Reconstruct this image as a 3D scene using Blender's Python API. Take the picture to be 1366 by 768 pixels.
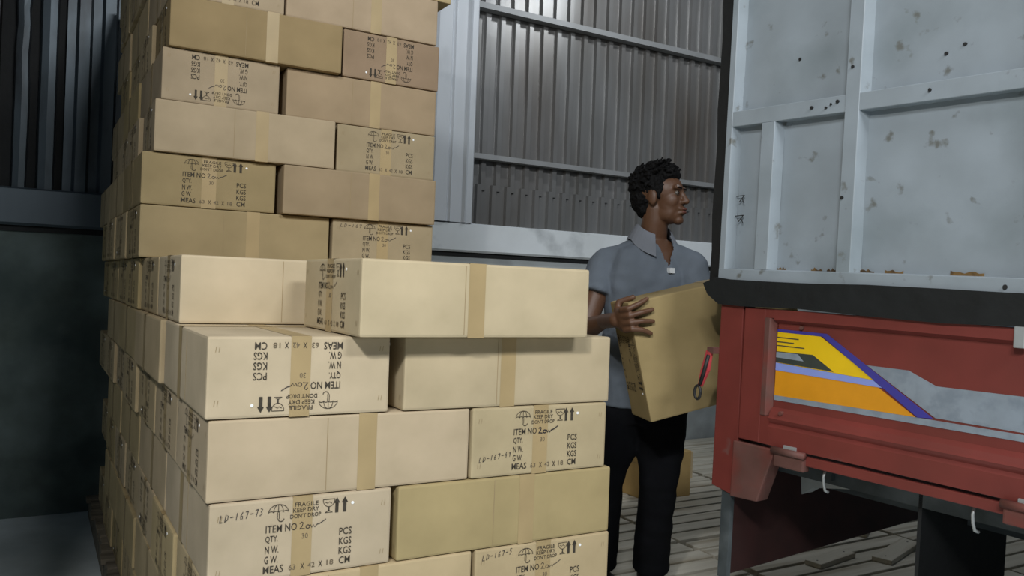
import bpy, bmesh, math, random
from mathutils import Vector, Matrix, noise as mnoise
random.seed(7)
for o in list(bpy.data.objects): bpy.data.objects.remove(o)
SC = bpy.context.scene
COL = SC.collection

# ------------------------------------------------------------------ camera
FPX = 1093.7                       # focal length in pixels of the 1366 x 768 frame
CAM = Vector((-0.3293, -1.8157, 0.3077))
YAW, PITCH, ROLL = 0.5294, -0.0017, 0.0375
_fwd = Vector((math.sin(YAW)*math.cos(PITCH), math.cos(YAW)*math.cos(PITCH), math.sin(PITCH)))
_r0 = Vector((math.cos(YAW), -math.sin(YAW), 0)); _u0 = _r0.cross(_fwd)
RGT = _r0*math.cos(ROLL) + _u0*math.sin(ROLL)
UPV = -_r0*math.sin(ROLL) + _u0*math.cos(ROLL)
cd = bpy.data.cameras.new('camera'); cam = bpy.data.objects.new('camera', cd); COL.objects.link(cam)
cd.sensor_width = 36.0; cd.lens = FPX*36.0/1366.0; cd.clip_start = 0.02
m3 = Matrix((RGT, UPV, -_fwd)).transposed()
cam.matrix_world = Matrix.Translation(CAM) @ m3.to_4x4()
SC.camera = cam
def at(px, py, Z):                 # photo pixel + distance along the view axis -> point
    return CAM + (_fwd + RGT*((px-683)/FPX) + UPV*((384-py)/FPX))*Z

# ------------------------------------------------------------------ light, world, exposure
w = bpy.data.worlds.new('world'); SC.world = w; w.use_nodes = True
w.node_tree.nodes['Background'].inputs[0].default_value = (0.62, 0.80, 1.0, 1)
w.node_tree.nodes['Background'].inputs[1].default_value = 0.05
def point_lamp(name, loc, power, color, r):
    l = bpy.data.lights.new(name, 'POINT'); l.energy = power; l.color = color; l.shadow_soft_size = r
    o = bpy.data.objects.new(name, l); COL.objects.link(o); o.location = loc; return o
point_lamp('work_lamp', (-1.15, -2.1, 1.95), 135, (1.0, 0.98, 0.95), 0.05)
point_lamp('back_bay_lamp', (3.7, 1.7, 3.0), 58, (.93, .97, 1.0), 0.10)
for _loc, _tgt, _e in (((1.2, -4.6, 3.7), (1.3, 1.8, .2), 160), ((-2.6, -4.2, 3.7), (1.3, .3, .3), 170)):  # unseen soft area lights, the left one added to brighten the truck side
  _a = bpy.data.lights.new('soft_fill_light', 'AREA')
  _a.shape = 'RECTANGLE'; _a.size = 1.5; _a.size_y = .5; _a.energy = _e; _a.color = (.93, .97, 1.0)
  _ao = bpy.data.objects.new('soft_fill_light', _a); COL.objects.link(_ao); _ao.location = _loc
  _ao.rotation_euler = (Vector(_tgt) - Vector(_loc)).to_track_quat('-Z', 'Y').to_euler()
SC.view_settings.view_transform = 'Standard'
SC.view_settings.look = 'None'
SC.view_settings.gamma = 1.0
SC.view_settings.use_curve_mapping = False
SC.view_settings.exposure = 0.0

# ------------------------------------------------------------------ materials
def s2l(c): return tuple(((v/255)/12.92 if v/255 <= .04045 else ((v/255+.055)/1.055)**2.4) for v in c)
MATS = {}
def mat(name, rgb, rough=.7, var=.12, scale=8.0, metal=0.0, rgb2=None, cut=(.45, .6), scale2=6.0, bump=0.0, bscale=60.0,
        stretch=(1, 1, 1), objcolor=False, spec=.5, coord='Object', rgb3=None, cut3=(.6, .7), scale3=14.0):
    m = bpy.data.materials.new(name); m.use_nodes = True
    nt = m.node_tree; N = nt.nodes; L = nt.links
    b = N['Principled BSDF']; b.inputs['Roughness'].default_value = rough; b.inputs['Metallic'].default_value = metal
    b.inputs['Specular IOR Level'].default_value = spec
    tc = N.new('ShaderNodeTexCoord'); mp = N.new('ShaderNodeMapping'); mp.inputs['Scale'].default_value = stretch
    L.new(tc.outputs[coord], mp.inputs[0])
    def nz(sc, det=4):
        n = N.new('ShaderNodeTexNoise'); n.inputs['Scale'].default_value = sc; n.inputs['Detail'].default_value = det
        L.new(mp.outputs[0], n.inputs['Vector']); return n
    def mix(kind, fac, a, bb):
        x = N.new('ShaderNodeMix'); x.data_type = 'RGBA'; x.blend_type = kind
        for sock, v in ((x.inputs[0], fac), (x.inputs[6], a), (x.inputs[7], bb)):
            if hasattr(v, 'is_output'): L.new(v, sock)
            else: sock.default_value = v if not isinstance(v, tuple) else (*v[:3], 1)
        return x.outputs[2]
    def ramp(src, lo, hi):
        r = N.new('ShaderNodeMapRange'); r.inputs[1].default_value = lo; r.inputs[2].default_value = hi
        L.new(src, r.inputs[0]); return r.outputs[0]
    lin = s2l(rgb); base = lin
    if objcolor:
        oi = N.new('ShaderNodeObjectInfo'); base = oi.outputs['Color']
    col = base
    n1 = nz(scale)
    f1 = ramp(n1.outputs[0], .3, .7)
    lo = mix('MULTIPLY', 1.0, base, (1-var, 1-var, 1-var*1.15))
    hi = mix('MULTIPLY', 1.0, base, (1+var*.6, 1+var*.6, 1+var*.6))
    col = mix('MIX', f1, lo, hi)
    if rgb2 is not None:
        f2 = ramp(nz(scale2, 6).outputs[0], *cut); col = mix('MIX', f2, col, s2l(rgb2))
    if rgb3 is not None:
        f3 = ramp(nz(scale3, 8).outputs[0], *cut3); col = mix('MIX', f3, col, s2l(rgb3))
    L.new(col, b.inputs['Base Color'])
    if bump > 0:
        bn = N.new('ShaderNodeBump'); bn.inputs['Strength'].default_value = bump; bn.inputs['Distance'].default_value = .004
        L.new(nz(bscale).outputs[0], bn.inputs['Height']); L.new(bn.outputs[0], b.inputs['Normal'])
    MATS[name] = m
    return m
mat('cardboard', (190, 160, 115), .85, .13, 7, objcolor=True, bump=.12, bscale=40, spec=.2)
mat('tape', (172, 150, 110), .42, .10, 9, spec=.35)
mat('joint', (158, 138, 104), .85, .1, 20)
mat('ink', (70, 64, 56), .8, .35, 60, spec=.2)
mat('ink_faint', (112, 100, 82), .8, .35, 60, spec=.2)
mat('pen', (34, 34, 42), .6, .15, 60)
mat('staple', (150, 140, 120), .4, .1, 30, metal=.6)
mat('white_dot', (250, 250, 248), .4, .02, 30)
mat('concrete_shaded', (104, 116, 114), .95, .35, 5, rgb2=(72, 84, 82), cut=(.4, .65), scale2=2.2, bump=.4, bscale=30)  # tone darkened to carry the shade on the left bay wall
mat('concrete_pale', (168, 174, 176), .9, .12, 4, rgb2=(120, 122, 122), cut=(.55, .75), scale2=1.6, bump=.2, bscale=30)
mat('floor', (214, 222, 224), .9, .25, 3, rgb2=(166, 176, 178), cut=(.45, .7), scale2=1.3, bump=.3, bscale=40)
mat('ledge', (214, 220, 224), .75, .10, 3, rgb2=(128, 134, 138), cut=(.56, .74), scale2=2.6, bump=.15, bscale=25)
mat('sheet', (132, 132, 132), .36, .18, 3, metal=.45, rgb2=(104, 98, 92), cut=(.5, .75), scale2=1.4, stretch=(1, 1, .35))
mat('sheet_shaded', (90, 100, 108), .40, .25, 3, metal=.4, rgb2=(34, 28, 24), cut=(.5, .66), scale2=2.4, stretch=(1, 1, .4))  # rust patches over a base darkened for the left bay's shade
mat('flashing', (205, 210, 216), .38, .10, 3, metal=.15, rgb2=(150, 154, 158), cut=(.55, .8), scale2=2.5, stretch=(1, 1, .4))
mat('girt', (150, 152, 154), .5, .15, 4, metal=.3)
mat('wood', (206, 200, 186), .85, .2, 4, rgb2=(160, 148, 126), cut=(.5, .75), scale2=5, stretch=(.25, 3, 3), bump=.4, bscale=40)
mat('wood_grey', (120, 112, 98), .9, .25, 4, rgb2=(70, 62, 52), cut=(.5, .75), scale2=5, stretch=(.25, 3, 3), bump=.4, bscale=40)
mat('truck_white', (146, 155, 162), .5, .10, 6, rgb2=(124, 134, 138), cut=(.52, .8), scale2=4, bump=.5, bscale=9, rgb3=(108, 110, 106), cut3=(.635, .72), scale3=20)
mat('rust', (120, 92, 52), .9, .35, 30, rgb2=(70, 54, 36), cut=(.45, .6), scale2=40)
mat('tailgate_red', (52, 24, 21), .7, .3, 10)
mat('truck_red', (118, 50, 43), .55, .16, 7, rgb2=(112, 50, 42), cut=(.5, .75), scale2=5, rgb3=(110, 96, 90), cut3=(.66, .8), scale3=9)
mat('truck_red_worn', (102, 68, 61), .65, .2, 12, rgb2=(118, 52, 43), cut=(.45, .7), scale2=8)
mat('rubber', (14, 16, 17), .7, .3, 20, bump=.5, bscale=30)
mat('tarp', (13, 16, 16), .8, .4, 12, bump=.6, bscale=25)
mat('chassis', (58, 64, 66), .7, .3, 10, rgb2=(90, 96, 98), cut=(.5, .7), scale2=6)
mat('dark_steel', (34, 34, 34), .6, .3, 20)
mat('bare_metal', (165, 168, 168), .45, .15, 20, metal=.3)
mat('decal_yellow', (238, 196, 24), .35, .05, 20)
mat('decal_orange', (222, 150, 30), .35, .06, 20)
mat('decal_blue', (66, 62, 150), .35, .06, 20)
mat('decal_lightblue', (140, 156, 222), .35, .05, 20)
mat('decal_grey', (140, 150, 160), .35, .10, 20, rgb2=(126, 136, 146), cut=(.45, .65), scale2=30)
mat('decal_dark', (60, 66, 62), .35, .1, 20)
mat('latch_red', (190, 70, 74), .5, .1, 20)
mat('skin', (96, 66, 47), .5, .12, 20, bump=.08, bscale=80)
mat('hair', (10, 9, 10), .75, .3, 40, spec=.2, bump=.7, bscale=70, stretch=(1, 1, .4))
mat('shirt', (106, 114, 124), .92, .10, 12, bump=.25, bscale=90, spec=.2)
mat('collar', (122, 126, 134), .9, .08, 12, spec=.2)
mat('shirt_mark', (225, 228, 230), .8, .05, 12)
mat('trousers', (17, 18, 22), .95, .2, 14, spec=.15)
mat('shoe', (22, 20, 19), .6, .2, 14)
mat('eye_white', (92, 84, 76), .3, .03, 14)
mat('eye_dark', (20, 14, 10), .2, .03, 14)
mat('lip', (104, 60, 50), .5, .08, 14)
M = MATS

# ------------------------------------------------------------------ mesh helpers
class MB:
    def __init__(s): s.v = []; s.f = []
    def add(s, vs, fs):
        n = len(s.v); s.v += [tuple(v) for v in vs]; s.f += [tuple(i+n for i in f) for f in fs]; return s
    def box(s, x0, x1, y0, y1, z0, z1):
        return s.add([(x0,y0,z0),(x1,y0,z0),(x1,y1,z0),(x0,y1,z0),(x0,y0,z1),(x1,y0,z1),(x1,y1,z1),(x0,y1,z1)],
                     [(0,3,2,1),(4,5,6,7),(0,1,5,4),(1,2,6,5),(2,3,7,6),(3,0,4,7)])
    def prism(s, poly, fn, d0, d1):            # poly of (a,b); fn(a,b,d) -> point
        n = len(poly)
        vs = [fn(a, b, d0) for a, b in poly] + [fn(a, b, d1) for a, b in poly]
        fs = [tuple(range(n)), tuple(range(2*n-1, n-1, -1))] + [(i, i+n, (i+1) % n + n, (i+1) % n) for i in range(n)]
        return s.add(vs, fs)
    def tube(s, pts, r, n=8, caps=True):
        pts = [Vector(p) for p in pts]; rs = r if isinstance(r, (list, tuple)) else [r]*len(pts)
        rings = []; a = None
        for i, p in enumerate(pts):
            t = (pts[min(i+1, len(pts)-1)] - pts[max(i-1, 0)]).normalized()
            if a is None:
                a = t.orthogonal().normalized()
            a = (a - t*a.dot(t)).normalized(); b = t.cross(a)
            rings.append([p + (a*math.cos(2*math.pi*k/n) + b*math.sin(2*math.pi*k/n))*rs[i] for k in range(n)])
        vs = [q for rg in rings for q in rg]; fs = []
        for i in range(len(pts)-1):
            for k in range(n):
                fs.append((i*n+k, i*n+(k+1) % n, (i+1)*n+(k+1) % n, (i+1)*n+k))
        if caps:
            fs.append(tuple(range(n-1, -1, -1))); fs.append(tuple((len(pts)-1)*n+k for k in range(n)))
        return s.add(vs, fs)
    def ribbon2d(s, pts, wd, fn):              # flat pen stroke in 2D mapped by fn(u,v)
        out = []
        for i, p in enumerate(pts):
            a = pts[max(i-1, 0)]; b = pts[min(i+1, len(pts)-1)]
            dx, dy = b[0]-a[0], b[1]-a[1]; l = math.hypot(dx, dy) or 1
            nx, ny = -dy/l*wd/2, dx/l*wd/2
            out += [fn(p[0]+nx, p[1]+ny), fn(p[0]-nx, p[1]-ny)]
        return s.add(out, [(2*i, 2*i+1, 2*i+3, 2*i+2) for i in range(len(pts)-1)])
    def mesh(s, name, material, bevel=0, smooth=False, seg=2):
        me = bpy.data.meshes.new(name); me.from_pydata(s.v, [], s.f); me.update()
        bm = bmesh.new(); bm.from_mesh(me)
        bmesh.ops.recalc_face_normals(bm, faces=bm.faces)
        if bevel > 0:
            bmesh.ops.bevel(bm, geom=list(bm.edges), offset=bevel, segments=seg, affect='EDGES', profile=.6, clamp_overlap=True)
        bm.to_mesh(me); bm.free()
        me.materials.append(M[material] if isinstance(material, str) else material)
        if smooth:
            for p in me.polygons: p.use_smooth = True
        return me
    def build(s, name, material, parent=None, **k):
        return link(name, s.mesh(name, material, **k), parent)
def link(name, data, parent=None, loc=None):
    o = bpy.data.objects.new(name, data); COL.objects.link(o); o.parent = parent
    if loc is not None: o.location = loc
    return o
def tag(o, label=None, cat=None, group=None, kind=None):
    for k, v in (('label', label), ('category', cat), ('group', group), ('kind', kind)):
        if v: o[k] = v
    return o
def thing(name, label, cat, loc=(0, 0, 0), group=None):
    o = link(name, None, None, loc); return tag(o, label, cat, group)

# ================================================================== SETTING
WY, FZ = 3.29, -1.03
fl = MB().box(-5, 9, -5, WY+.3, FZ-.15, FZ).build('floor', 'floor'); tag(fl, 'dusty grey concrete warehouse floor', None, None, 'structure')
wl = MB().box(-5, 1.0, WY, WY+.2, FZ, .52).build('wall_back_left', 'concrete_shaded')
tag(wl, 'stained concrete wall with shade in its colour below the steel sheeting beside the carton pile', None, None, 'structure')  # shade on this stretch of wall is put into its darker concrete
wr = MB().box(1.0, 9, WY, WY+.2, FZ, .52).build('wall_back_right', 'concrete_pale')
tag(wr, 'pale painted concrete wall behind the man and the truck', None, None, 'structure')
def ledge(name, x0, x1, material, label):
    m = MB()
    n = 24; prof = []
    m.prism([(WY-.035, .735), (WY-.05, .725), (WY-.05, .548), (WY-.035, .535), (WY+.1, .535), (WY+.1, .735)],
            lambda a, b, d: (d, a, b), x0, x1)
    return tag(m.build(name, material), label, None, None, 'structure')
ledge('trim_1', 1.0, 9, 'ledge', 'white plastered ledge running along the wall behind the man')
ledge('trim_2', -5, 1.0, 'sheet_shaded', 'ledge under the rusty steel sheets, shade put into its dark grey')  # same ledge continued, its shade painted as a darker material
tag(MB().box(-5, 9, WY-.012, WY+.1, .505, .535).build('ledge_shadow_strip', 'rubber'), 'shadow under the wall ledge modelled as a black strip', None, None, 'structure')  # the ledge's shadow line, put in as a black strip

tag(MB().box(-1.95, -.83, -.75, -.25, FZ, 4.0).build('shade_block', 'concrete_shaded', bevel=.01), 'added unseen square block shading the wall left of the carton pile', None, None, 'structure')  # added out of view to keep lamp light off the left wall

# corrugated steel cladding above the ledge: one part per sheet
clad_r = thing('wall_cladding', 'grey corrugated steel sheeting above the white ledge', None); clad_r['kind'] = 'structure'
clad_l = thing('wall_cladding', 'rusty corrugated steel sheeting beside the carton pile, shade in its dark colour', None); clad_l['kind'] = 'structure'  # rusty sheets, their dark tone also standing for shade
def sheet_mesh(name, x0, nrib, pitch, z0, z1, dep, y, material, top, side, jag=0):
    m = MB(); xs = []
    for i in range(nrib):
        a = x0 + i*pitch; fl_ = pitch*(1-top-2*side)
        xs += [(a, 0), (a+fl_, 0), (a+fl_+pitch*side, -dep), (a+fl_+pitch*(side+top), -dep)]
    xs.append((x0+nrib*pitch, 0))
    zs = [z0 + (z1-z0)*k/6 for k in range(7)]
    vs = []
    for k, z in enumerate(zs):
        for j, (x, d) in enumerate(xs):
            vs.append((x, y+d+.004*mnoise.noise((x*3, z*2, 1.7)), z))
    nx = len(xs)
    m.add(vs, [(k*nx+j, k*nx+j+1, (k+1)*nx+j+1, (k+1)*nx+j) for k in range(6) for j in range(nx-1)])
    return m
for i in range(9):                                   # upper right sheets, 6 ribs each
    sheet_mesh('s', 2.30+i*.72, 6, .12, .98, 2.30, .028, WY+.040, 'sheet', .30, .05).build('steel_sheet', 'sheet', clad_r)
    sheet_mesh('s', 2.27+i*.72, 6, .12, .735, 1.02, .028, WY+.034, 'sheet', .30, .05).build('steel_sheet', 'sheet', clad_r)
    sheet_mesh('s', 2.28+i*.72, 6, .12, 2.26, 4.0, .028, WY+.034, 'sheet', .30, .05).build('steel_sheet', 'sheet', clad_r)
for z, h in ((1.19, .035), (2.235, .04)):
    MB().box(2.28, 8.8, WY-.055, WY+.02, z, z+h).build('girt', 'girt', clad_r)
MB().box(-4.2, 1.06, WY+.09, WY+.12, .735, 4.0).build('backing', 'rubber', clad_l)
lr = random.Random(11)
for i in range(14):                                   # torn, rust-eaten strips of old sheeting, gaps between them
    x0 = -.205 - (i+1)*.128; x0 = x0 + .012*(i % 2)
    wd = .078 if i % 3 else .090
    nz = 40; L_, R_ = [], []
    for k in range(nz+1):
        z = .735 + 3.2*k/nz; e1 = .004*mnoise.noise((x0*7, z*3, 1)); e2 = .004*mnoise.noise((x0*7, z*3, 5))
        if i in (1, 2, 5): e1 += .014*max(0, mnoise.noise((x0*7, z*11, 8)) - .05)*2.2
        if i in (1, 6): e2 -= .010*max(0, mnoise.noise((x0*3, z*14, 2)))*2
        L_.append((x0+e1, z)); R_.append((x0+wd+e2, z))
    mm = MB(); vs = []
    for (a_, z), (b_, _) in zip(L_, R_):
        q = (b_-a_)
        vs += [(a_, WY+.075, z), (a_+q*.12, WY+.02, z), (a_+q*.5, WY+.014, z), (a_+q*.88, WY+.02, z), (b_, WY+.075, z)]
    mm.add(vs, [(k*5+j, k*5+j+1, k*5+6+j, k*5+5+j) for k in range(nz) for j in range(4)])
    mm.build('steel_sheet', 'sheet_shaded', clad_l)
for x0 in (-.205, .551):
    sheet_mesh('s', x0, 6 if x0 < 0 else 4, .126, .735, 1.62, .04, WY+.045, 'sheet_shaded', .42, .12).build('steel_sheet', 'sheet_shaded', clad_l)
    sheet_mesh('s', x0, 6 if x0 < 0 else 4, .126, 1.55, 4.0, .04, WY+.052, 'sheet_shaded', .42, .12).build('steel_sheet', 'sheet_shaded', clad_l)
# white folded flashing column between the bays
cl = thing('trim_4', 'white folded metal flashing column standing on the ledge', None); cl['kind'] = 'structure'
prof = [(1.05, .03), (1.05, -.05), (1.30, -.05), (1.30, -.02), (1.95, -.02), (1.98, -.07), (2.075, -.07), (2.09, -.055), (2.105, -.07), (2.115, -.055), (2.20, -.055), (2.215, -.075), (2.235, -.06), (2.275, -.06), (2.285, -.05), (2.285, .06), (1.05, .06)]
m = MB(); vs = []; zs = [.735 + 3.2*k/12 for k in range(13)]
for k, z in enumerate(zs):
    for (x, d) in prof: vs.append((x, WY+d+.003*mnoise.noise((x*9, z*4, .3)), z))
n = len(prof); m.add(vs, [(k*n+j, k*n+(j+1) % n, (k+1)*n+(j+1) % n, (k+1)*n+j) for k in range(12) for j in range(n)])
m.build('flashing', 'flashing', cl)

# ================================================================== PALLETS
def pallet_parts(L_, W_, H_, seed, dark=False):
    rnd = random.Random(seed); out = []
    nb = 9; bw = W_/nb
    wd = 'wood_grey' if dark else 'wood'
    for i in range(nb):
        b = MB().box(-L_/2+rnd.uniform(-.012, .012), L_/2+rnd.uniform(-.012, .012), -W_/2+i*bw+.008, -W_/2+(i+1)*bw-.008-rnd.uniform(0, .012), H_-.022, H_)
        out.append(('deck_board', b.mesh('deck_board', wd, bevel=.002, seg=1)))
    for x in (-L_/2+.04, 0, L_/2-.04):
        out.append(('stringer', MB().box(x-.035, x+.035, -W_/2+.01, W_/2-.01, .02, H_-.022).mesh('stringer', wd)))
    for y in (-W_/2+.06, 0, W_/2-.06):
        out.append(('bottom_board', MB().box(-L_/2+.01, L_/2-.01, y-.05, y+.05, 0, .02).mesh('bottom_board', wd)))
    return out
PAL = [pallet_parts(1.10, 1.04, .13, s) for s in (1, 2, 3)]
PALD = pallet_parts(1.12, 1.03, .13, 9, True)
def pallet(cx, cy, parts, label, group, rz=0, z=FZ):
    t = thing('wooden_pallet', label, 'pallet', (cx, cy, z), group); t.rotation_euler.z = rz
    for n_, me in parts: link(n_, me, t)
for i, y in enumerate((.53, 1.58, 2.62)):
    pallet(.525, y, PALD, ['wooden pallet under the front of the carton pile', 'wooden pallet under the middle of the carton pile',
                          'wooden pallet under the tall back of the carton pile'][i], 'pallets under the carton pile')
PL = {(0, 0): 'wooden pallet the man stands on behind the truck', (0, 1): 'wooden pallet behind the man, beside the carton pile', (0, 2): 'wooden pallet against the wall beside the carton pile',
      (1, 0): 'wooden pallet just behind the truck tail', (1, 1): 'pale wooden pallet carrying the small cartons behind the man', (1, 2): 'wooden pallet carrying spare cartons against the wall',
      (2, 0): 'wooden pallet behind the far side of the truck', (2, 1): 'wooden pallet right of the small cartons behind the truck', (2, 2): 'wooden pallet against the wall right of the spare cartons'}
for i in range(3):
    for j in range(3):
        pallet(1.86+i*1.135, .66+j*1.056, PAL[(i+j) % 3], PL[(i, j)], 'pallets on the floor behind the truck', 0, FZ)

# ================================================================== CARTONS
CL, CW, CH = .63, .42, .18
def carton_body(seed):
    b = MB().box(-CL/2, CL/2, -CW/2, CW/2, 0, CH-.002)
    me = b.mesh('carton_body', 'cardboard', bevel=.006, seg=2)
    return me
BODY = carton_body(1)
def band(axis, off, wd):                    # tape loop around the carton
    e = .0007; m = MB(); h = CH-.002
    if axis == 'x':
        a = CL/2
        path = [(-a-e, -e), (a+e, -e), (a+e, h+e), (-a-e, h+e)]
        f = lambda p, y: (p[0], y, p[1])
    else:
        a = CW/2
        path = [(-a-e, -e), (a+e, -e), (a+e, h+e), (-a-e, h+e)]
        f = lambda p, y: (y, p[0], p[1])
    vs = [f(p, off-wd/2) for p in path] + [f(p, off+wd/2) for p in path]
    m.add(vs, [(i, (i+1) % 4, (i+1) % 4+4, i+4) for i in range(4)])
    return m.mesh('tape', 'tape')
TAPE_X = band('x', .006, .046); TAPE_Y = band('y', .045, .045)
TAPE_Y2 = band('y', -.02, .045)
def fold(x, sy): return MB().box(x-.0008, x+.0008, sy*(CW/2+.0004)-.0003, sy*(CW/2+.0004)+.0003, .006, CH-.008).mesh('fold_line', 'joint')
JOINT = {sy: [fold(-.052, sy)] for sy in (-1, 1)}

# ---- printed marking on the 42 x 18 cm end faces, drawn once in 2D (u right, v up from the lower left corner)
def text_mesh(s, u0, u1, v0, v1, out, fn):
    c = bpy.data.curves.new('t', 'FONT'); c.body = s; c.resolution_u = 2; c.fill_mode = 'FRONT'; c.offset = .007
    o = bpy.data.objects.new('t', c); COL.objects.link(o)
    dg = bpy.context.evaluated_depsgraph_get(); me = bpy.data.meshes.new_from_object(o.evaluated_get(dg))
    xs = [v.co.x for v in me.vertices]; ys = [v.co.y for v in me.vertices]
    x0, x1, y0, y1 = min(xs), max(xs), min(ys), max(ys)
    out.add([fn(u0+(v.co.x-x0)/(x1-x0)*(u1-u0), v0+(v.co.y-y0)/(y1-y0)*(v1-v0)) for v in me.vertices], [tuple(p.vertices) for p in me.polygons])
    bpy.data.objects.remove(o); bpy.data.curves.remove(c); bpy.data.meshes.remove(me)
def face_fn(e):                             # end face at +x, reading left to right
    return lambda u, v: (CL/2+e, u-CW/2, v)
def arc(cx, cy, rx, ry, a0, a1, n=14): return [(cx+rx*math.cos(math.radians(a0+(a1-a0)*i/n)), cy+ry*math.sin(math.radians(a0+(a1-a0)*i/n))) for i in range(n+1)]
def print_mesh():
    fn = face_fn(.0014); out = []; m = MB(); T = lambda s, u0, u1, v, h: text_mesh(s, u0, u1, v, v+h, m, fn)
    T('FRAGILE', .186, .240, .156, .0095); T('KEEP DRY', .182, .242, .1435, .0095); T("DON'T DROP", .176, .247, .1305, .0095)
    out.append(m.mesh('handling_text', 'ink')); m = MB()
    T = lambda s, u0, u1, v, h: text_mesh(s, u0, u1, v, v+h, m, fn)
    T('ITEM NO', .122, .192, .104, .0165); T('QTY.', .122, .150, .081, .0165); T('N W.', .122, .152, .0585, .0165); T('G W.', .121, .151, .0365, .0165)
    T('MEAS', .119, .164, .0145, .0165); T('X', .203, .212, .0145, .0135); T('X', .245, .254, .0145, .0135); T('CM', .293, .320, .0145, .0165)
    T('PCS', .292, .322, .081, .0165); T('KGS', .292, .322, .0585, .0165); T('KGS', .292, .322, .0365, .0165)
    out.append(m.mesh('shipping_text', 'ink'))
    for x in (.284, .303):                   # two up arrows
        m = MB()
        m.add([fn(a, b) for a, b in ((x-.0038, .134), (x+.0038, .134), (x+.0038, .156), (x-.0038, .156))], [(0, 1, 2, 3)])
        m.add([fn(a, b) for a, b in ((x-.0075, .156), (x+.0075, .156), (x, .169))], [(0, 1, 2)])
        out.append(m.mesh('up_arrow', 'ink'))
    m = MB()
    w_ = .0013                               # umbrella
    S = lambda pts, wd=w_: m.ribbon2d(pts, wd, fn)
    S(arc(.149, .148, .022, .0175, 0, 180)); S(arc(.149, .148, .011, .0175, 0, 180)); S([(.149, .148), (.149, .1655)])
    for k in range(4): S(arc(.149-.0165+.011*k, .148, .0055, .003, 0, 180, 6))
    S([(.147, .148), (.147, .133)]); S([(.151, .148), (.151, .133)]); S(arc(.1555, .133, .0065, .006, 180, 360, 8), .0018)
    out.append(m.mesh('umbrella_symbol', 'ink')); m = MB(); S = lambda pts, wd=w_: m.ribbon2d(pts, wd, fn)
    S([(.251, .166), (.279, .166)]); S(arc(.265, .166, .014, .017, 180, 360))     # glass
    S([(.265, .149), (.265, .139)], .003); S([(.256, .136), (.274, .136), (.265, .141), (.256, .136)])
    S([(.256, .160), (.262, .157), (.266, .160), (.272, .156)])
    out.append(m.mesh('glass_symbol', 'ink')); return out
PRINT = print_mesh()
def faint_mesh():
    fn = face_fn(.0014); m = MB()
    for s, u0, u1, v in (('30', .204, .218, .083), ('63', .176, .192, .0155), ('42', .220, .236, .0155), ('18', .264, .280, .0155)):
        text_mesh(s, u0, u1, v, v+.012, m, fn)
    return m.mesh('stamped_numbers', 'ink_faint')
FAINT = faint_mesh()
def pen_20w(wd, dv=0):
    fn = face_fn(.0017); m = MB()
    m.ribbon2d([(.198, .117), (.202, .121), (.206, .119), (.204, .112), (.198, .105), (.203, .106), (.210, .105)], wd, fn)
    m.ribbon2d(arc(.217, .109, .0045, .004, 0, 360, 10), wd, fn)
    m.ribbon2d([(.223, .113), (.226, .106), (.230, .112), (.233, .106), (.238, .112), (.246, .114), (.259, .122)], wd, fn)
    return m.mesh('handwriting', 'pen')
PEN1 = pen_20w(.0016); PEN2 = pen_20w(.0028)
DIG = {'L': [[(.1, 1), (0, 0)], [(0, 0), (.6, .05)]], 'D': [[(0, 0), (.1, 1), (.6, .8), (.6, .3), (0, 0)]], '-': [[(0, .5), (.7, .55)]], '1': [[(.3, 0), (.35, 1)]],
       '6': [[(.5, 1), (.1, .5), (.2, 0), (.6, .1), (.5, .45), (.12, .4)]], '7': [[(0, .9), (.6, 1)], [(.6, 1), (.3, 0)]], '3': [[(0, 1), (.5, .9), (.2, .55), (.55, .3), (0, 0)]],
       '4': [[(.4, 1), (0, .4), (.6, .45)], [(.45, .7), (.4, 0)]], '9': [[(.5, .7), (.1, .8), (.2, .5), (.5, .8), (.4, 0)]], '5': [[(.6, 1), (.1, 1), (.1, .6), (.5, .5), (.4, 0), (0, 0)]]}
def pen_code(s, u0, u1, v, h, slope=0):
    fn = face_fn(.0017); m = MB(); n = len(s); cw = (u1-u0)/n
    for i, ch in enumerate(s):
        for st in DIG[ch]: m.ribbon2d([(u0+(i+a*.9)*cw+b*.002, v+slope*i+b*h) for a, b in st], .0013, fn)
    return m.mesh('handwritten_code', 'pen')
dm = MB(); dm.prism(arc(.322, .1525, .0036, .0036, 0, 340, 12), lambda a, b, d: (CL/2+d, a-CW/2, b), .0002, .0016); DOT = dm.mesh('white_dot', 'white_dot')
sm = MB(); fn_ = face_fn(.001)
for u in (.022, .398):
    for v in (.03, .145):
        sm.ribbon2d([(u-.004, v-.006), (u-.002, v+.006)], .0012, fn_); sm.ribbon2d([(u+.003, v-.006), (u+.005, v+.006)], .0012, fn_)
STAPLE = sm.mesh('staples', 'joint')

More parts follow.
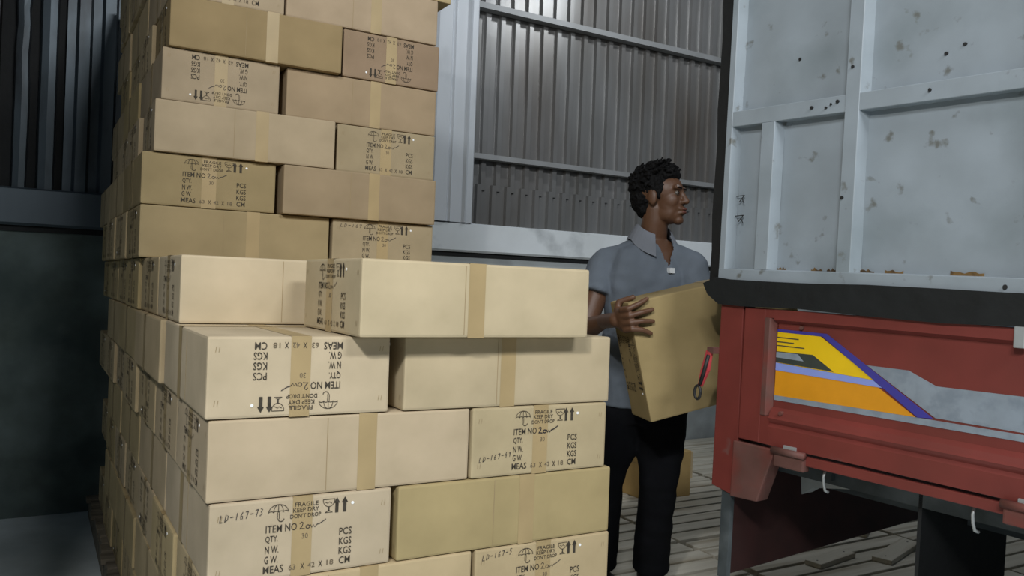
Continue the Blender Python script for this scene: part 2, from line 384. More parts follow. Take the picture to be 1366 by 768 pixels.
CCOL = [(190, 170, 136), (188, 168, 132), (192, 172, 140), (186, 166, 126), (182, 162, 120)]
OLIVE = (184, 158, 98)
STF = {'handling_text', 'shipping_text', 'stamped_numbers', 'handwriting', 'handwritten_code', 'staples', 'umbrella_symbol', 'glass_symbol', 'up_arrow'}
crnd = random.Random(3)
def carton(loc, rz, label, group, detail=2, flip=False, color=None, sx=1, sy=1, code=None, pen=1, name='cardboard_carton', rot=None):
    """loc = bottom centre; long axis along local x; detail 0 body+tape, 1 print, 2 everything"""
    t = thing('cardboard_carton', label, 'carton', loc, group)
    t.rotation_euler = rot if rot is not None else (0, 0, rz)
    t.scale = (sx, sy, 1)
    fl = math.pi if flip else 0
    b = link('carton_body', BODY, t)
    c = color or crnd.choice(CCOL); k = crnd.uniform(.95, 1.04); g_ = sum(c)/3; c = tuple(v + (g_-v)*(.30 if color else 0) for v in c); lc = s2l(c); b.color = (lc[0]*k, lc[1]*k, lc[2]*k, 1)
    if name != 'held': link('tape', TAPE_X, t)
    ty_ = TAPE_Y if crnd.random() < .6 else TAPE_Y2
    if 'set back' not in label: link('tape', ty_, t)
    if detail >= 1:
        for me in JOINT[-1 if abs(rz) < .3 else 1]: link('fold_line', me, t)
        for e in (0, 1):
            R = Matrix.Rotation(math.pi*e, 4, 'Z')
            if flip: R = R @ Matrix.Translation((0, 0, CH/2)) @ Matrix.Rotation(math.pi, 4, 'X') @ Matrix.Translation((0, 0, -CH/2))
            parts = PRINT + [FAINT] + ([PEN2 if pen == 2 else PEN1, STAPLE, DOT] if detail >= 2 else [DOT])
            if code and e == 1: parts.append(code)
            for me in parts:
                o = link(me.name.split('.')[0], me, t); o.matrix_local = R
                if o.name.split('.')[0] in STF: o['kind'] = 'stuff'
    return t
HALF = math.pi/2
# layers: k -> (type, left x0,x1, right x0,x1).  T: printed end faces front at left, L: long plain side at left
LAY = {-5: ('L', .01, .64, .65, 1.07), -4: ('T', .01, .43, .44, 1.07), -3: ('L', .012, .645, .655, 1.075), -2: ('T', .010, .424, .440, 1.072),
       -1: ('L', .002, .627, .633, 1.050), 0: ('T', -.006, .406, .444, 1.056), 1: ('L', .0, .63, .645, 1.06),
       2: ('L', -.024, .630, .642, 1.056), 3: ('T', -.024, .424, .442, 1.050), 4: ('L', .014, .636, .648, 1.052), 5: ('T', .028, .424, .452, 1.052),
       6: ('L', .048, .648, .658, 1.056), 7: ('T', .046, .430, .437, 1.040), 8: ('L', .04, .67, .68, 1.10), 9: ('T', .04, .46, .47, 1.10)}
YO = {(-1, 0): .004, (0, 0): .0, (0, 1): .0, (-2, 0): .002, (3, 1): -.025, (3, 0): .004, (4, 0): -.018, (5, 0): .0, (5, 1): .006, (6, 0): -.02, (6, 1): .0, (2, 0): .004, (2, 1): .0, (7, 0): -.006, (7, 1): -.006, (4, 1): .004}
FRONT = {(0, 0): 'tan carton with upside-down black print at the pile front corner', (0, 1): 'plain tan carton beside the upside-down printed one, partly shaded',
         (-1, 0): 'plain long carton directly under the upside-down printed one', (-1, 1): 'printed carton marked LD-167-49, upright, at the pile right end',
         (-2, 0): 'printed carton marked LD-167-73 with check marks, at the front corner', (-2, 1): 'yellowish plain carton under the one marked LD-167-49',
         (-3, 0): 'plain carton directly under the one marked LD-167-73', (-3, 1): 'printed carton marked LD-167-5 under the yellowish plain carton',
         (-4, 0): 'printed carton next to the pallet, second layer up, front corner', (-4, 1): 'plain carton in the second layer above the pallet, right end',
         (-5, 0): 'plain carton lying on the pallet at the pile front corner', (-5, 1): 'printed carton lying on the pallet at the pile right end',
         (2, 0): 'plain olive carton in the lowest tower layer, behind the pale loose cartons', (2, 1): 'printed carton in the lowest tower layer, half hidden by the loose carton',
         (3, 0): 'olive carton with upright print in the second tower layer', (3, 1): 'plain carton in the second tower layer jutting over the one below',
         (4, 0): 'plain pale carton with tape glints in the third tower layer', (4, 1): 'upright printed carton in the third tower layer by the white column',
         (5, 0): 'carton with upside-down print in the fourth tower layer', (5, 1): 'plain carton in the fourth tower layer, dark gap at its side',
         (6, 0): 'plain olive carton in the fifth tower layer', (6, 1): 'carton with upside-down print in the fifth tower layer',
         (7, 0): 'printed carton in the sixth tower layer at its corner', (7, 1): 'plain pale carton in the sixth tower layer by the white column',
         (8, 0): 'plain carton in the seventh tower layer', (8, 1): 'printed carton in the seventh tower layer', (9, 0): 'printed carton topmost on the tower', (9, 1): 'plain carton topmost on the tower'}
FLIP = {(0, 0), (5, 0), (6, 1)}
COLR = {(-2, 1): OLIVE, (6, 0): (166, 136, 84), (2, 0): (170, 144, 94), (3, 0): (170, 144, 92), (5, 1): (172, 142, 102), (5, 0): (180, 154, 116), (4, 1): (172, 148, 106), (2, 1): (174, 150, 108), (7, 0): (180, 154, 116), (0, 0): (202, 178, 138), (0, 1): (196, 172, 128), (-1, 0): (196, 170, 130),
        (-2, 0): (198, 174, 136), (4, 0): (186, 160, 120), (7, 1): (188, 158, 120), (6, 1): (162, 130, 96), (3, 1): (170, 142, 102), (-1, 1): (192, 168, 120)}
CODE = {(-1, 1): pen_code('LD-167-49', .022, .118, .040, .014, .0012), (-2, 0): pen_code('LD-167-73', .022, .118, .138, .016, .0008), (-3, 1): pen_code('LD-167-5', .02, .11, .150, .014, .001),
        (2, 1): pen_code('LD-167', .03, .12, .150, .012)}
ORD = ['first', 'second', 'third', 'fourth', 'fifth', 'sixth', 'seventh', 'eighth']
LNAME = {-5: 'bottom layer on the pallet', -4: 'second layer above the pallet', -3: 'third layer above the pallet', -2: 'layer of the LD-167-73 carton', -1: 'layer below the upside-down printed carton',
         0: 'layer of the upside-down printed carton', 1: 'layer of the pale loose cartons', 2: 'lowest tower layer', 3: 'second tower layer', 4: 'third tower layer', 5: 'fourth tower layer', 6: 'fifth tower layer', 7: 'sixth tower layer', 8: 'seventh tower layer', 9: 'topmost tower layer'}
for k, (ty, a0, a1, b0, b1) in LAY.items():
    y0 = 0.0 if k <= 0 else (.44 if k == 1 else 1.20); yend = 3.14
    z = k*CH + .0012
    for side, (x0, x1) in enumerate(((a0, a1), (b0, b1))):
        longx = (ty == 'L') == (side == 0)         # long axis along the front
        dep = (CW if longx else CL); st = dep+.006
        y = y0 + (YO.get((k, side), 0)); i = 0
        if k == 1 and side == 1: y = .52
        while y + dep <= yend + .03:
            xx0, xx1 = x0, x1
            jit = crnd.uniform(-.013, .002) if i else 0
            if i and side == 0: xx0 += jit; xx1 += jit
            wdt = xx1-xx0; sx = wdt/(CL if longx else CW)
            front = (i == 0 and k != 1)
            if front: lab = FRONT[(k, side)]; grp = 'cartons on the front face of the pile'
            elif side == 0:
                lab = f'carton on the pile flank, {ORD[i]} from the front, {LNAME[k]}'; grp = 'cartons along the flank of the pile'
                if k == 1 and i == 0: lab = 'pale loose carton set back on the step, its printed end at the flank'
            else: lab = 'carton buried on the far side of the pile'; grp = 'cartons on the far side of the pile'
            det = 2 if front or (k == 1 and i == 0 and side == 0) else (1 if side == 0 and longx else 0)
            if side == 0 and det == 0: det = 0
            # end 1 (code side) faces -x local -> turn so it faces the viewer for printed fronts
            rz = 0 if longx else HALF
            col_ = COLR.get((k, side)) if front else None
            if k == 1 and i == 0 and side == 0: col_ = (206, 182, 140)
            rj = 0 if not front else {(4, 0): -.022, (3, 1): .012, (6, 0): -.012}.get((k, side), 0)
            t = carton(((xx0+xx1)/2, y+dep/2, z), rz+rj, lab, grp, det, (k, side) in FLIP if front else crnd.random() < .3, col_,
                       sx if longx else 1, 1 if longx else sx, CODE.get((k, side)) if front else None, 2 if (k, side) == (-1, 1) else 1)
            y += st + (crnd.uniform(0, .006) if side == 0 else 0); i += 1
# loose carton on the step, printed end towards the flank
carton((.302+.315, -.062+.21, CH+.0015), .012, 'pale loose carton on the step, long plain side over the printed cartons', 'cartons on the front face of the pile', 2, False, (206, 182, 136))

# small cartons behind the man
SP = 'spare cartons on the pallets behind the man'
PT = FZ+.1305
def spare(x, y, z, rz, label, **k): return carton((x, y, z), rz, label, SP, 1, **k)
spare(2.78, 2.50, PT, HALF, 'spare carton on the pallet behind the man, lower left of the stack')
spare(3.22, 2.50, PT, HALF, 'spare carton on the pallet behind the man, lower right of the stack')
spare(3.06, 2.46, PT+CH, 0, 'spare carton lying across the lower two behind the man')
t = thing('cardboard_carton', 'small upright carton beside the man\'s leg, on the pallet', 'carton', (2.93, 1.98, PT), SP)
b = MB().box(-.17, .17, -.13, .13, 0, .27).build('carton_body', 'cardboard', t, bevel=.005); lc = s2l((190, 160, 108)); b.color = (*lc, 1)
MB().box(-.025, .025, -.1308, .1308, -.0, .2708).build('tape', 'tape', t)
MB().box(-.1708, -.17, -.13, .13, .20, .203).build('fold_line', 'joint', t)

for i, (px, py, L_, W_, a) in enumerate(((1196, 738, .42, .09, .30), (1150, 712, .13, .06, .5), (1108, 748, .30, .08, .15))):
    d = at(px, py, 1)-CAM; q = CAM + d*((PT-CAM.z)/d.z)
    o = thing('wood_offcut', ['long pale offcut board on the pallet behind the truck tail', 'short pale wood block on the pallet behind the truck tail', 'broad grey offcut board near the lowered tailgate'][i], 'board', (q.x, q.y, PT+.0005), 'wood offcuts behind the truck')
    o.rotation_euler.z = a
    MB().box(-L_/2, L_/2, -W_/2, W_/2, 0, .022).build('board', 'wood', o, bevel=.003)
    for x in (-L_*.38, L_*.38): MB().prism(arc(x, 0, .004, .004, 0, 330, 8), lambda p, r_, dd: (p, r_, dd), .021, .0235).build('nail_head', 'dark_steel', o)

# ================================================================== TRUCK
TO = Vector((1.5467, .0991, .3563)); TS = Vector((.12250, -.99224, -.02125)).normalized()
TU = Vector((.0026, -.0211, .99977)).normalized(); TI = TU.cross(TS)
truck = thing('cargo_truck', 'cargo truck with white panelled box and red drop side, striped decal', 'truck')
truck.matrix_world = Matrix.Translation(TO) @ Matrix((TS, TI, TU)).transposed().to_4x4()
TL, TW, TH = 3.0, 1.75, 1.10
def tp(name, m, material, parent=None, label=None, **k):
    o = m.build(name, material, parent or truck, **k)
    if label: o['label'] = label
    return o
# dented sheet skin behind the frame
m = MB(); nx, nz = 60, 34; vs = []
for j in range(nz+1):
    for i in range(nx+1):
        x = TL*i/nx; z = TH*j/nz
        d = .006*mnoise.noise((x*3.1, z*3.3, 4)) + .003*mnoise.noise((x*9, z*9, 2))
        vs.append((x, .034+d, z))
m.add(vs, [(j*(nx+1)+i, j*(nx+1)+i+1, (j+1)*(nx+1)+i+1, (j+1)*(nx+1)+i) for j in range(nz) for i in range(nx)])
skin = tp('side_sheet', m, 'truck_white', label='dented white sheet metal side', smooth=True)
def post(x0, x1, z0, z1, sl=.012, name='frame_post'):
    mm = MB().prism([(x0, 0.0), (x1, 0.0), (x1+sl, .036), (x0-.002, .036)], lambda a, b, d: (a, b, d), z0, z1)
    return tp(name, mm, 'truck_white', bevel=.0015, seg=1)
def rail(x0, x1, z0, z1, name='frame_rail', y=.001):
    mm = MB().prism([(y, z0), (y, z1), (.036, z1+.003), (.036, z0)], lambda a, b, d: (d, a, b), x0, x1)
    return tp(name, mm, 'truck_white', bevel=.0015, seg=1)
post(0, .022, 0, TH); post(.132, .178, .034, .478, .012); post(.402, .444, .0, TH, .014)
for x in (.905, 1.36, 1.82, 2.28, 2.74): post(x, x+.042, 0, TH)
rail(.0, TL, -.002, .034, y=-.001); rail(.0, TL, .478, .526); rail(0, TL, TH-.05, TH)
# rust streaks along the bottom rail, bolts, scratches
for (a, b, z) in ((.195, .225, .036), (.31, .345, .036), (.36, .40, .034), (.46, .50, .036), (.53, .58, .037), (.70, .78, .037)):
    mm = MB(); n = 7
    pts = [(a+(b-a)*i/n, z-.002) for i in range(n+1)] + [(b-(b-a)*i/n, z+.002+random.uniform(0, .010)) for i in range(n+1)]
    mm.prism(pts, lambda p, q, d: (p, d, q), .026, .0275); tp('rust_patch', mm, 'rust')
for (x, z) in ((.655, .60), (.70, .615), (.635, .505), (.345, .497), (.36, .505), (.38, .51), (.30, .503), (.41, .24), (.42, .60), (.84, .012), (.23, .66)):
    mm = MB(); y = -.004 if .47 < z < .53 or .402 < x < .444 or z < .03 else .030
    rr = random.uniform(.0028, .0055)
    mm.prism(arc(x, z, rr, rr*random.uniform(.7, 1.2), 0, 330, 10), lambda p, q, d: (p, d, q), y, y+.006); tp('bolt', mm, 'dark_steel')
for (x, z) in ((.035, .262), (.035, .200), (.118, .232)):
    fn = lambda a, b, x=x, z=z: (x+a, -.001 if x+a < .022 else .0265, z+b)
    mm = MB(); mm.tube([(x, .024, z), (x+.03, .024, z+.002)], .0016, 5); mm.tube([(x+.03, .024, z+.002), (x+.012, .024, z-.018)], .0016, 5); mm.tube([(x+.022, .024, z-.008), (x+.03, .024, z-.022)], .0014, 5)
    tp('scratch_mark', mm, 'dark_steel')
# dark rubber edge at the rear and tarpaulin strip beneath
mm = MB(); n = 10; pts = [(-.040+.003*math.sin(i*2.1)+.004*(1-i/n), -.02+(TH+.02)*i/n) for i in range(n+1)]
mm.prism(pts + [(.001, TH), (.001, -.02)], lambda a, b, d: (a, d, b), .002, .06); tp('rear_seal', mm, 'rubber', label='black rubber seal')
mm = MB(); pts = [(-.05, -.015), (-.03, -.05), (.015, -.078)] + [(.1+i*.2, -.080+.005*math.sin(i*1.7)) for i in range(15)] + [(TL, -.078), (TL, .0)] + [(TL-.2*i-.1, .001+.003*math.sin(i*2.3)) for i in range(14)] + [(.05, .001), (.0, .006)]
mm.prism(pts, lambda a, b, d: (a, d, b), -.012, .08); tp('tarpaulin_strip', mm, 'tarp', label='black tarpaulin strip under the white box')
# remaining box: bed, far side, front wall, roof
tp('bed_floor', MB().box(.02, TL, .06, TW-.05, -.075, -.03), 'wood_grey')
tp('far_side', MB().box(0, TL, TW-.04, TW, -.07, TH), 'truck_white')
tp('front_wall', MB().box(TL-.04, TL, .04, TW-.04, -.03, TH), 'truck_white')
# red lower side
rp = MB().prism([(.018, -.072), (.103, -.076), (.109, -.49), (.092, -.664), (.018, -.650)], lambda a, b, d: (a, d, b), 0, .06)
tp('rear_pillar', rp, 'truck_red', bevel=.003, seg=2)
# drop side: raised frame + recessed field + lower beads, swept along the truck
z_top, z_bot = -.082, -.484
frame = [(-.003, z_top), (-.003, -.112), (.016, -.122), (.016, -.372), (.004, -.384), (-.002, -.398), (-.006, -.404), (-.002, -.412), (.004, -.420), (-.003, -.430), (-.003, z_bot), (.03, z_bot), (.03, z_top)]
ds = MB().prism(frame, lambda a, b, d: (d, a, b), .215, TL)
dp = tp('drop_side', ds, 'truck_red')
tp('end_frame', MB().prism([(.111, z_top), (.186, z_top), (.186, z_bot), (.111, z_bot)], lambda a, b, d: (a, d, b), -.003, .03), 'truck_red', bevel=.003)
e2 = MB().prism([(.186, -.006), (.205, -.006), (.217, .018), (.186, .018)], lambda a, b, d: (a, b, d), -.40, -.108)
tp('edge_bead', e2, 'truck_red_worn', bevel=.002, seg=1, label='worn raised edge of the red drop side')
tp('edge_filler', MB().box(.18, .217, -.002, .028, z_bot, -.40), 'truck_red'); tp('edge_filler', MB().box(.18, .217, -.002, .028, -.108, z_top), 'truck_red')
tp('edge_back', MB().box(.18, .22, .016, .03, -.40, -.108), 'truck_red')
tp('bottom_rail', MB().prism([(0, -.494), (0, -.522), (.04, -.522), (.04, -.494)], lambda a, b, d: (d, a, b), .11, TL), 'truck_red', bevel=.003)
br = MB().prism([(.096, -.494), (.246, -.494), (.235, -.53), (.192, -.662), (.094, -.668)], lambda a, b, d: (a, d, b), -.006, .05)
tp('corner_bracket', br, 'truck_red_worn', bevel=.004, label='worn red corner bracket')
for x in (.245, .868, 1.5, 2.1):
    h = tp('hinge', MB().box(x, x+.10, -.012, .02, -.54, -.496), 'truck_red_worn', bevel=.005)
    MB().tube([(x-.004, -.014, -.492), (x+.104, -.014, -.492)], .010, 10).build('hinge_barrel', 'truck_red_worn', h, smooth=True)
    MB().box(x+.03, x+.07, -.010, .0, -.49, -.474).build('hinge_leaf', 'bare_metal', h)
for x in (.39, .79, 1.4): tp('wire_hook', MB().tube([(x, .03, -.52), (x, .02, -.545), (x+.002, .02, -.565), (x+.006, .022, -.582), (x+.012, .03, -.586)], .0042, 6), 'bare_metal', smooth=True)
tp('side_catch', MB().box(.868, .893, -.012, 0, -.128, -.075), 'bare_metal', bevel=.003)
for (x, z) in ((.30, -.13), (.255, -.385)): tp('rivet', MB().prism(arc(x, z, .006, .006, 0, 330, 10), lambda a, b, d: (a, d, b), -.006 if z < -.3 else .008, .02), 'truck_red_worn')
# striped decal on the recessed field
def decal(poly, material, y, name='decal_stripe'):
    tp(name, MB().prism(poly, lambda a, b, d: (a, d, b), y, .0165), material)
D0 = .2185
decal([(D0, -.147), (.355, -.147), (.528, -.252), (D0, -.239)], 'decal_yellow', .0150)
decal([(D0, -.262), (.535, -.268), (.640, -.331), (D0, -.337)], 'decal_orange', .0150)
decal([(D0, -.206), (.338, -.204), (.405, -.244), (D0, -.238)], 'decal_dark', .0142)
decal([(D0, -.208), (.29, -.207), (.31, -.226), (D0, -.224)], 'decal_grey', .0136)
decal([(D0, -.240), (.522, -.252), (.548, -.269), (D0, -.262)], 'decal_lightblue', .0140)
decal([(.352, -.140), (.378, -.140), (.684, -.327), (.646, -.331)], 'decal_blue', .0134)
decal([(D0, -.140), (.378, -.140), (.368, -.149), (D0, -.148)], 'decal_blue', .0138)
decal([(.501, -.214), (.615, -.214), (.688, -.245), (.90, -.241), (1.5, -.240), (1.5, -.325), (.690, -.325)], 'decal_grey', .0150)
decal([(D0, -.337), (.66, -.331), (1.5, -.327), (1.5, -.342), (D0, -.351)], 'decal_grey', .0146)
for z, x1 in ((-.163, .29), (-.176, .275), (-.187, .31)): decal([(D0, z), (x1, z), (x1, z-.0028), (D0, z-.0028)], 'decal_dark', .0140)
# latch hanging at the rear pillar
lt = tp('latch_lever', MB().prism([(-.008, -.225), (.012, -.23), (.004, -.29), (-.022, -.345), (-.034, -.338), (-.026, -.29)], lambda a, b, d: (a, d, b), -.03, -.018), 'latch_red', bevel=.002, label='pinkish red latch lever')
MB().tube([(.006, -.034, -.24), (-.006, -.036, -.29), (-.020, -.036, -.335)], .006, 7).build('latch_bar', 'dark_steel', lt, smooth=True)
MB().tube([(-.028+.012*math.cos(a*.5236), -.036, -.362+.022*math.sin(a*.5236)) for a in range(13)], .0045, 6, caps=False).build('latch_ring', 'dark_steel', lt, smooth=True)
MB().box(-.004, .02, -.03, .0, -.235, -.215).build('latch_mount', 'truck_red_worn', lt)
# hanging tailgate, chassis, wheel, mud flap
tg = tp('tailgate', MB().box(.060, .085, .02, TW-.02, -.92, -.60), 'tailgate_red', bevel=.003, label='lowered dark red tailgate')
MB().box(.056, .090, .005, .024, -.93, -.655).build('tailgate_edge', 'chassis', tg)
for y in (.35, TW-.45): tp('chassis_rail', MB().box(.12, TL, y, y+.07, -.66, -.52), 'chassis')
for x in (.34, .85, 1.4, 2.0, 2.6): tp('cross_member', MB().box(x, x+.05, .06, TW-.06, -.56, -.50), 'chassis')
tp('rear_bracket', MB().prism([(.20, -.56), (.40, -.545), (.40, -.60), (.25, -.63), (.21, -.66)], lambda a, b, d: (a, d, b), .20, .26), 'bare_metal')
tp('under_rail', MB().box(.11, TL, .08, .12, -.575, -.52), 'chassis')
tp('mud_flap', MB().box(.63, .64, .08, .62, -1.25, -.52), 'rubber')
for yy in (.10, TW-.34):
    cx, cz, R = 1.12, -1.02, .375
    mm = MB(); prof = [(.20, .0), (.33, .0), (.365, .02), (.375, .05), (.375, .19), (.365, .22), (.33, .24), (.20, .24)]
    n = 40; vs = [(cx+r*math.cos(2*math.pi*k/n), yy+y, cz+r*math.sin(2*math.pi*k/n)) for k in range(n) for r, y in prof]; q = len(prof)
    mm.add(vs, [(k*q+j, k*q+(j+1) % q, ((k+1) % n)*q+(j+1) % q, ((k+1) % n)*q+j) for k in range(n) for j in range(q)])
    wh = tp('wheel', mm, 'rubber', smooth=True)
    MB().prism(arc(cx, cz, .205, .205, 0, 350, 30), lambda a, b, d: (a, d, b), yy+.05, yy+.2).build('wheel_rim', 'chassis', wh)
tp('axle', MB().tube([(1.12, .2, -1.02), (1.12, TW-.2, -1.02)], .06, 12), 'dark_steel')

# ================================================================== HELD CARTON
UPW = Vector((0, 0, 1))
hx = Vector((math.cos(math.radians(-17)), math.sin(math.radians(-17)), 0))       # its long direction, right end further from the viewer
hy = Vector((-hx.y, hx.x, 0))                                                    # thickness, away from the viewer
tilt = math.radians(14)
hxt = hx*math.cos(tilt) + UPW*math.sin(tilt); hzt = -hx*math.sin(tilt) + UPW*math.cos(tilt)
TLc = at(838, 404, 2.79)                                                         # its upper left corner facing the viewer
hc = TLc + hxt*(CL/2) - hzt*(CW/2) + hy*(CH/2)                                   # centre
R = Matrix((hxt, hzt, -hy)).transposed()                                         # local x long, local y up, local z towards the viewer
held = carton((0, 0, 0), 0, 'brown carton carried by the man, broad side to the viewer', 'carton in hands', 1, False, (168, 140, 82), name='held')
held.matrix_world = Matrix.Translation(hc + hy*(CH/2)) @ R.to_4x4()

# ================================================================== MAN
def ico(sub=3):
    bm = bmesh.new(); bmesh.ops.create_icosphere(bm, subdivisions=sub, radius=1)
    v = [Vector(x.co) for x in bm.verts]; f = [tuple(q.index for q in p.verts) for p in bm.faces]; bm.free(); return v, f
IV, IF = ico(3); IV2, IF2 = ico(2)
class Vol:
    def __init__(s): s.m = MB()
    def ell(s, c, r, rot=None, lo=False):
        r = (r, r, r) if not isinstance(r, (tuple, list)) else r; c = Vector(c)
        V, F = (IV2, IF2) if lo else (IV, IF)
        s.m.add([c + ((rot @ Vector((v.x*r[0], v.y*r[1], v.z*r[2]))) if rot is not None else Vector((v.x*r[0], v.y*r[1], v.z*r[2]))) for v in V], F)
    def chain(s, pts, rs, lo=False, n=20):
        for p, r in zip(pts, rs): s.ell(p, r, None, lo)
        for i in range(len(pts)-1):
            a, b = Vector(pts[i]), Vector(pts[i+1])
            if (b-a).length > 1e-4: s.m.tube([a, b], [rs[i], rs[i+1]], n)
    def sect(s, secs, right, fwd, n=28):     # stacked elliptic sections (centre, half width, half depth)
        vs = []
        for c, a, b in secs:
            for k in range(n):
                t_ = 2*math.pi*k/n; vs.append(Vector(c) + right*(a*math.cos(t_)) + fwd*(b*math.sin(t_)))
        q = len(secs); fs = [(i*n+k, i*n+(k+1) % n, (i+1)*n+(k+1) % n, (i+1)*n+k) for i in range(q-1) for k in range(n)]
        fs += [tuple(range(n-1, -1, -1)), tuple((q-1)*n+k for k in range(n))]
        s.m.add(vs, fs)
    def remesh(s, name, material, parent, voxel=.005, smooth=6, disp=None, cut=None):
        me = bpy.data.meshes.new(name); me.from_pydata(s.m.v, [], s.m.f); me.update()
        bm = bmesh.new(); bm.from_mesh(me); bmesh.ops.recalc_face_normals(bm, faces=bm.faces); bm.to_mesh(me); bm.free()
        o = bpy.data.objects.new('tmp', me); COL.objects.link(o)
        r = o.modifiers.new('r', 'REMESH'); r.mode = 'VOXEL'; r.voxel_size = voxel
        sm_ = o.modifiers.new('s', 'SMOOTH'); sm_.factor = .5; sm_.iterations = smooth
        dg = bpy.context.evaluated_depsgraph_get(); out = bpy.data.meshes.new_from_object(o.evaluated_get(dg))
        bpy.data.objects.remove(o); bpy.data.meshes.remove(me)
        if disp:
            nn = [v.normal.copy() for v in out.vertices]
            for v, nv in zip(out.vertices, nn): v.co += nv*disp(v.co)
        if cut:
            bm = bmesh.new(); bm.from_mesh(out)
            bmesh.ops.delete(bm, geom=[f for f in bm.faces if cut(f.calc_center_median())], context='FACES'); bm.to_mesh(out); bm.free()
        for p in out.polygons: p.use_smooth = True
        out.name = name; out.materials.clear(); out.materials.append(M[material])
        return link(name, out, parent)
man = thing('person', 'man in grey-blue polo shirt and black trousers carrying a carton, looking aside', 'person')
er = Vector((RGT.x, RGT.y, 0)).normalized(); et = Vector((-_fwd.x, -_fwd.y, 0)).normalized(); ez = UPW
Zm = 3.25
hd = at(881, 262, Zm)
fyaw = math.radians(60); hf = er*math.sin(fyaw) + et*math.cos(fyaw)
pt = math.radians(4); hfw = hf*math.cos(pt) + ez*math.sin(pt); hup = (ez*math.cos(pt) - hf*math.sin(pt)); hl = hup.cross(hfw)
HR = Matrix((hfw, hl, hup)).transposed()
H = lambda x, y, z: hd + HR @ Vector((x, y, z))
body = Vol()
def hell(c, r, lo=False): body.ell(H(*c), r, HR, lo)
hell((-.018, 0, .028), (.094, .074, .083)); hell((.022, 0, .018), (.070, .064, .070))
hell((.035, 0, -.035), (.055, .054, .072)); hell((.036, 0, -.078), (.050, .044, .036)); hell((.070, 0, -.101), (.021, .024, .018))
hell((.080, .030, .022), (.016, .028, .010)); hell((.080, -.030, .022), (.016, .028, .010))
for sg in (1, -1):
    hell((.046, sg*.034, -.024), (.038, .022, .036)); hell((.030, sg*.032, -.064), (.040, .018, .038))
    hell((-.006, sg*.074, -.010), (.020, .009, .032)); hell((.093, sg*.012, -.033), (.011, .009, .009), True)
body.chain([H(.084, 0, .012), H(.096, 0, -.010), H(.106, 0, -.030)], [.010, .0105, .0125], True, 10)
hell((.086, 0, -.058), (.018, .026, .010)); hell((.084, 0, -.074), (.017, .024, .009))
# neck and torso
nb = at(870, 320, 3.28)
body.chain([H(-.02, 0, -.05), H(-.025, 0, -.10), nb], [.055, .052, .058])
byaw = math.radians(14); bR = er*math.cos(byaw) - et*math.sin(byaw)*-1*0 + et*0
bR = (er*math.cos(byaw) + (-et)*math.sin(byaw)).normalized(); bF = ez.cross(bR)*-1
if bF.dot(et) < 0: bF = -bF
pel = at(858, 528, 3.28); chest = at(868, 398, 3.27)
shR = at(808, 354, 3.29); shL = at(922, 358, 3.24)
body.sect([(pel-ez*.05, .14, .10), (pel+ez*.08, .14, .10), (chest, .16, .105), (nb-ez*.11, .15, .105), (nb-ez*.05, .14, .088), (nb, .07, .06)], bR, bF)
elR = at(779, 440, 3.20); wrR = at(806, 428, 3.00)
body.chain([shR, (shR+elR)/2, elR], [.058, .048, .040]); body.chain([elR, elR*.55+wrR*.45, wrR], [.040, .038, .026])
elL = at(950, 455, 3.12); wrL = hc + hxt*.20 - hzt*.235 + hy*.02
body.chain([shL, (shL+elL)/2, elL], [.056, .046, .039]); body.chain([elL, elL*.5+wrL*.5, wrL], [.039, .036, .027])
# right hand closing on the carton's left end, four fingers over its broad face
hvz = hzt
edge = TLc - hzt*.055                          # point of the upright near edge where the hand lies
palm = edge - hxt*.020 + hy*.045
body.ell(palm, (.018, .042, .044), Matrix((hxt, hy, hzt)).transposed())
body.chain([wrR, palm + hy*.02 - hxt*.01], [.027, .027])
for q, (dz, ln, dr) in enumerate(((.036, .066, .02), (.012, .078, .0), (-.012, .072, -.02), (-.035, .056, -.04))):
    b0 = palm + hzt*dz - hy*.028 - hxt*.002
    k1 = edge + hzt*(dz+.002) - hxt*.010 - hy*.016
    k2 = edge + hzt*(dz+.004) + hxt*(ln*.45) - hy*.017 + hzt*dr*.3
    k3 = edge + hzt*(dz+.004) + hxt*ln - hy*.010 + hzt*dr*.8
    body.chain([b0, k1, k2, k3], [.0115, .0105, .0098, .0085], True, 12)
th0 = palm + hzt*.03 + hy*.02
body.chain([th0, palm + hzt*.058 + hxt*.012 + hy*.02, TLc + hzt*.012 + hxt*.035 + hy*.035], [.014, .012, .010], True, 12)
# left hand under the carton
lp = hc + hxt*.20 - hzt*.228 - hy*.0
body.ell(lp, (.042, .044, .016), Matrix((hxt, hy, hzt)).transposed()); body.chain([wrL, lp], [.027, .026])
for q, dx in enumerate((-.034, -.011, .012, .034)):
    body.chain([lp + hxt*dx - hy*.03, lp + hxt*dx - hy*.075 + hzt*.0, lp + hxt*dx - hy*(.100-.006*abs(q-1)) + hzt*.012], [.011, .0098, .0085], True, 12)
body.chain([lp - hxt*.035, lp - hxt*.06 - hy*.035, lp - hxt*.062 - hy*.06 + hzt*.003], [.014, .012, .010], True, 12)
# legs
hipR = at(835, 535, 3.29); hipL = at(884, 535, 3.25)
GZ = FZ+.1305
knR = at(806, 640, 3.22); anR = at(800, 742, 3.34); anR.z = GZ+.085
knL = at(878, 640, 3.20); anL = at(868, 745, 3.32); anL.z = GZ+.085
for h_, k_, a_ in ((hipR, knR, anR), (hipL, knL, anL)):
    body.chain([h_, k_, a_], [.075, .052, .038])
    body.chain([a_ - ez*.035 - bF*.03, a_ - ez*.045 + bF*.11], [.036, .028])
body.remesh('body', 'skin', man, .0034, 8)
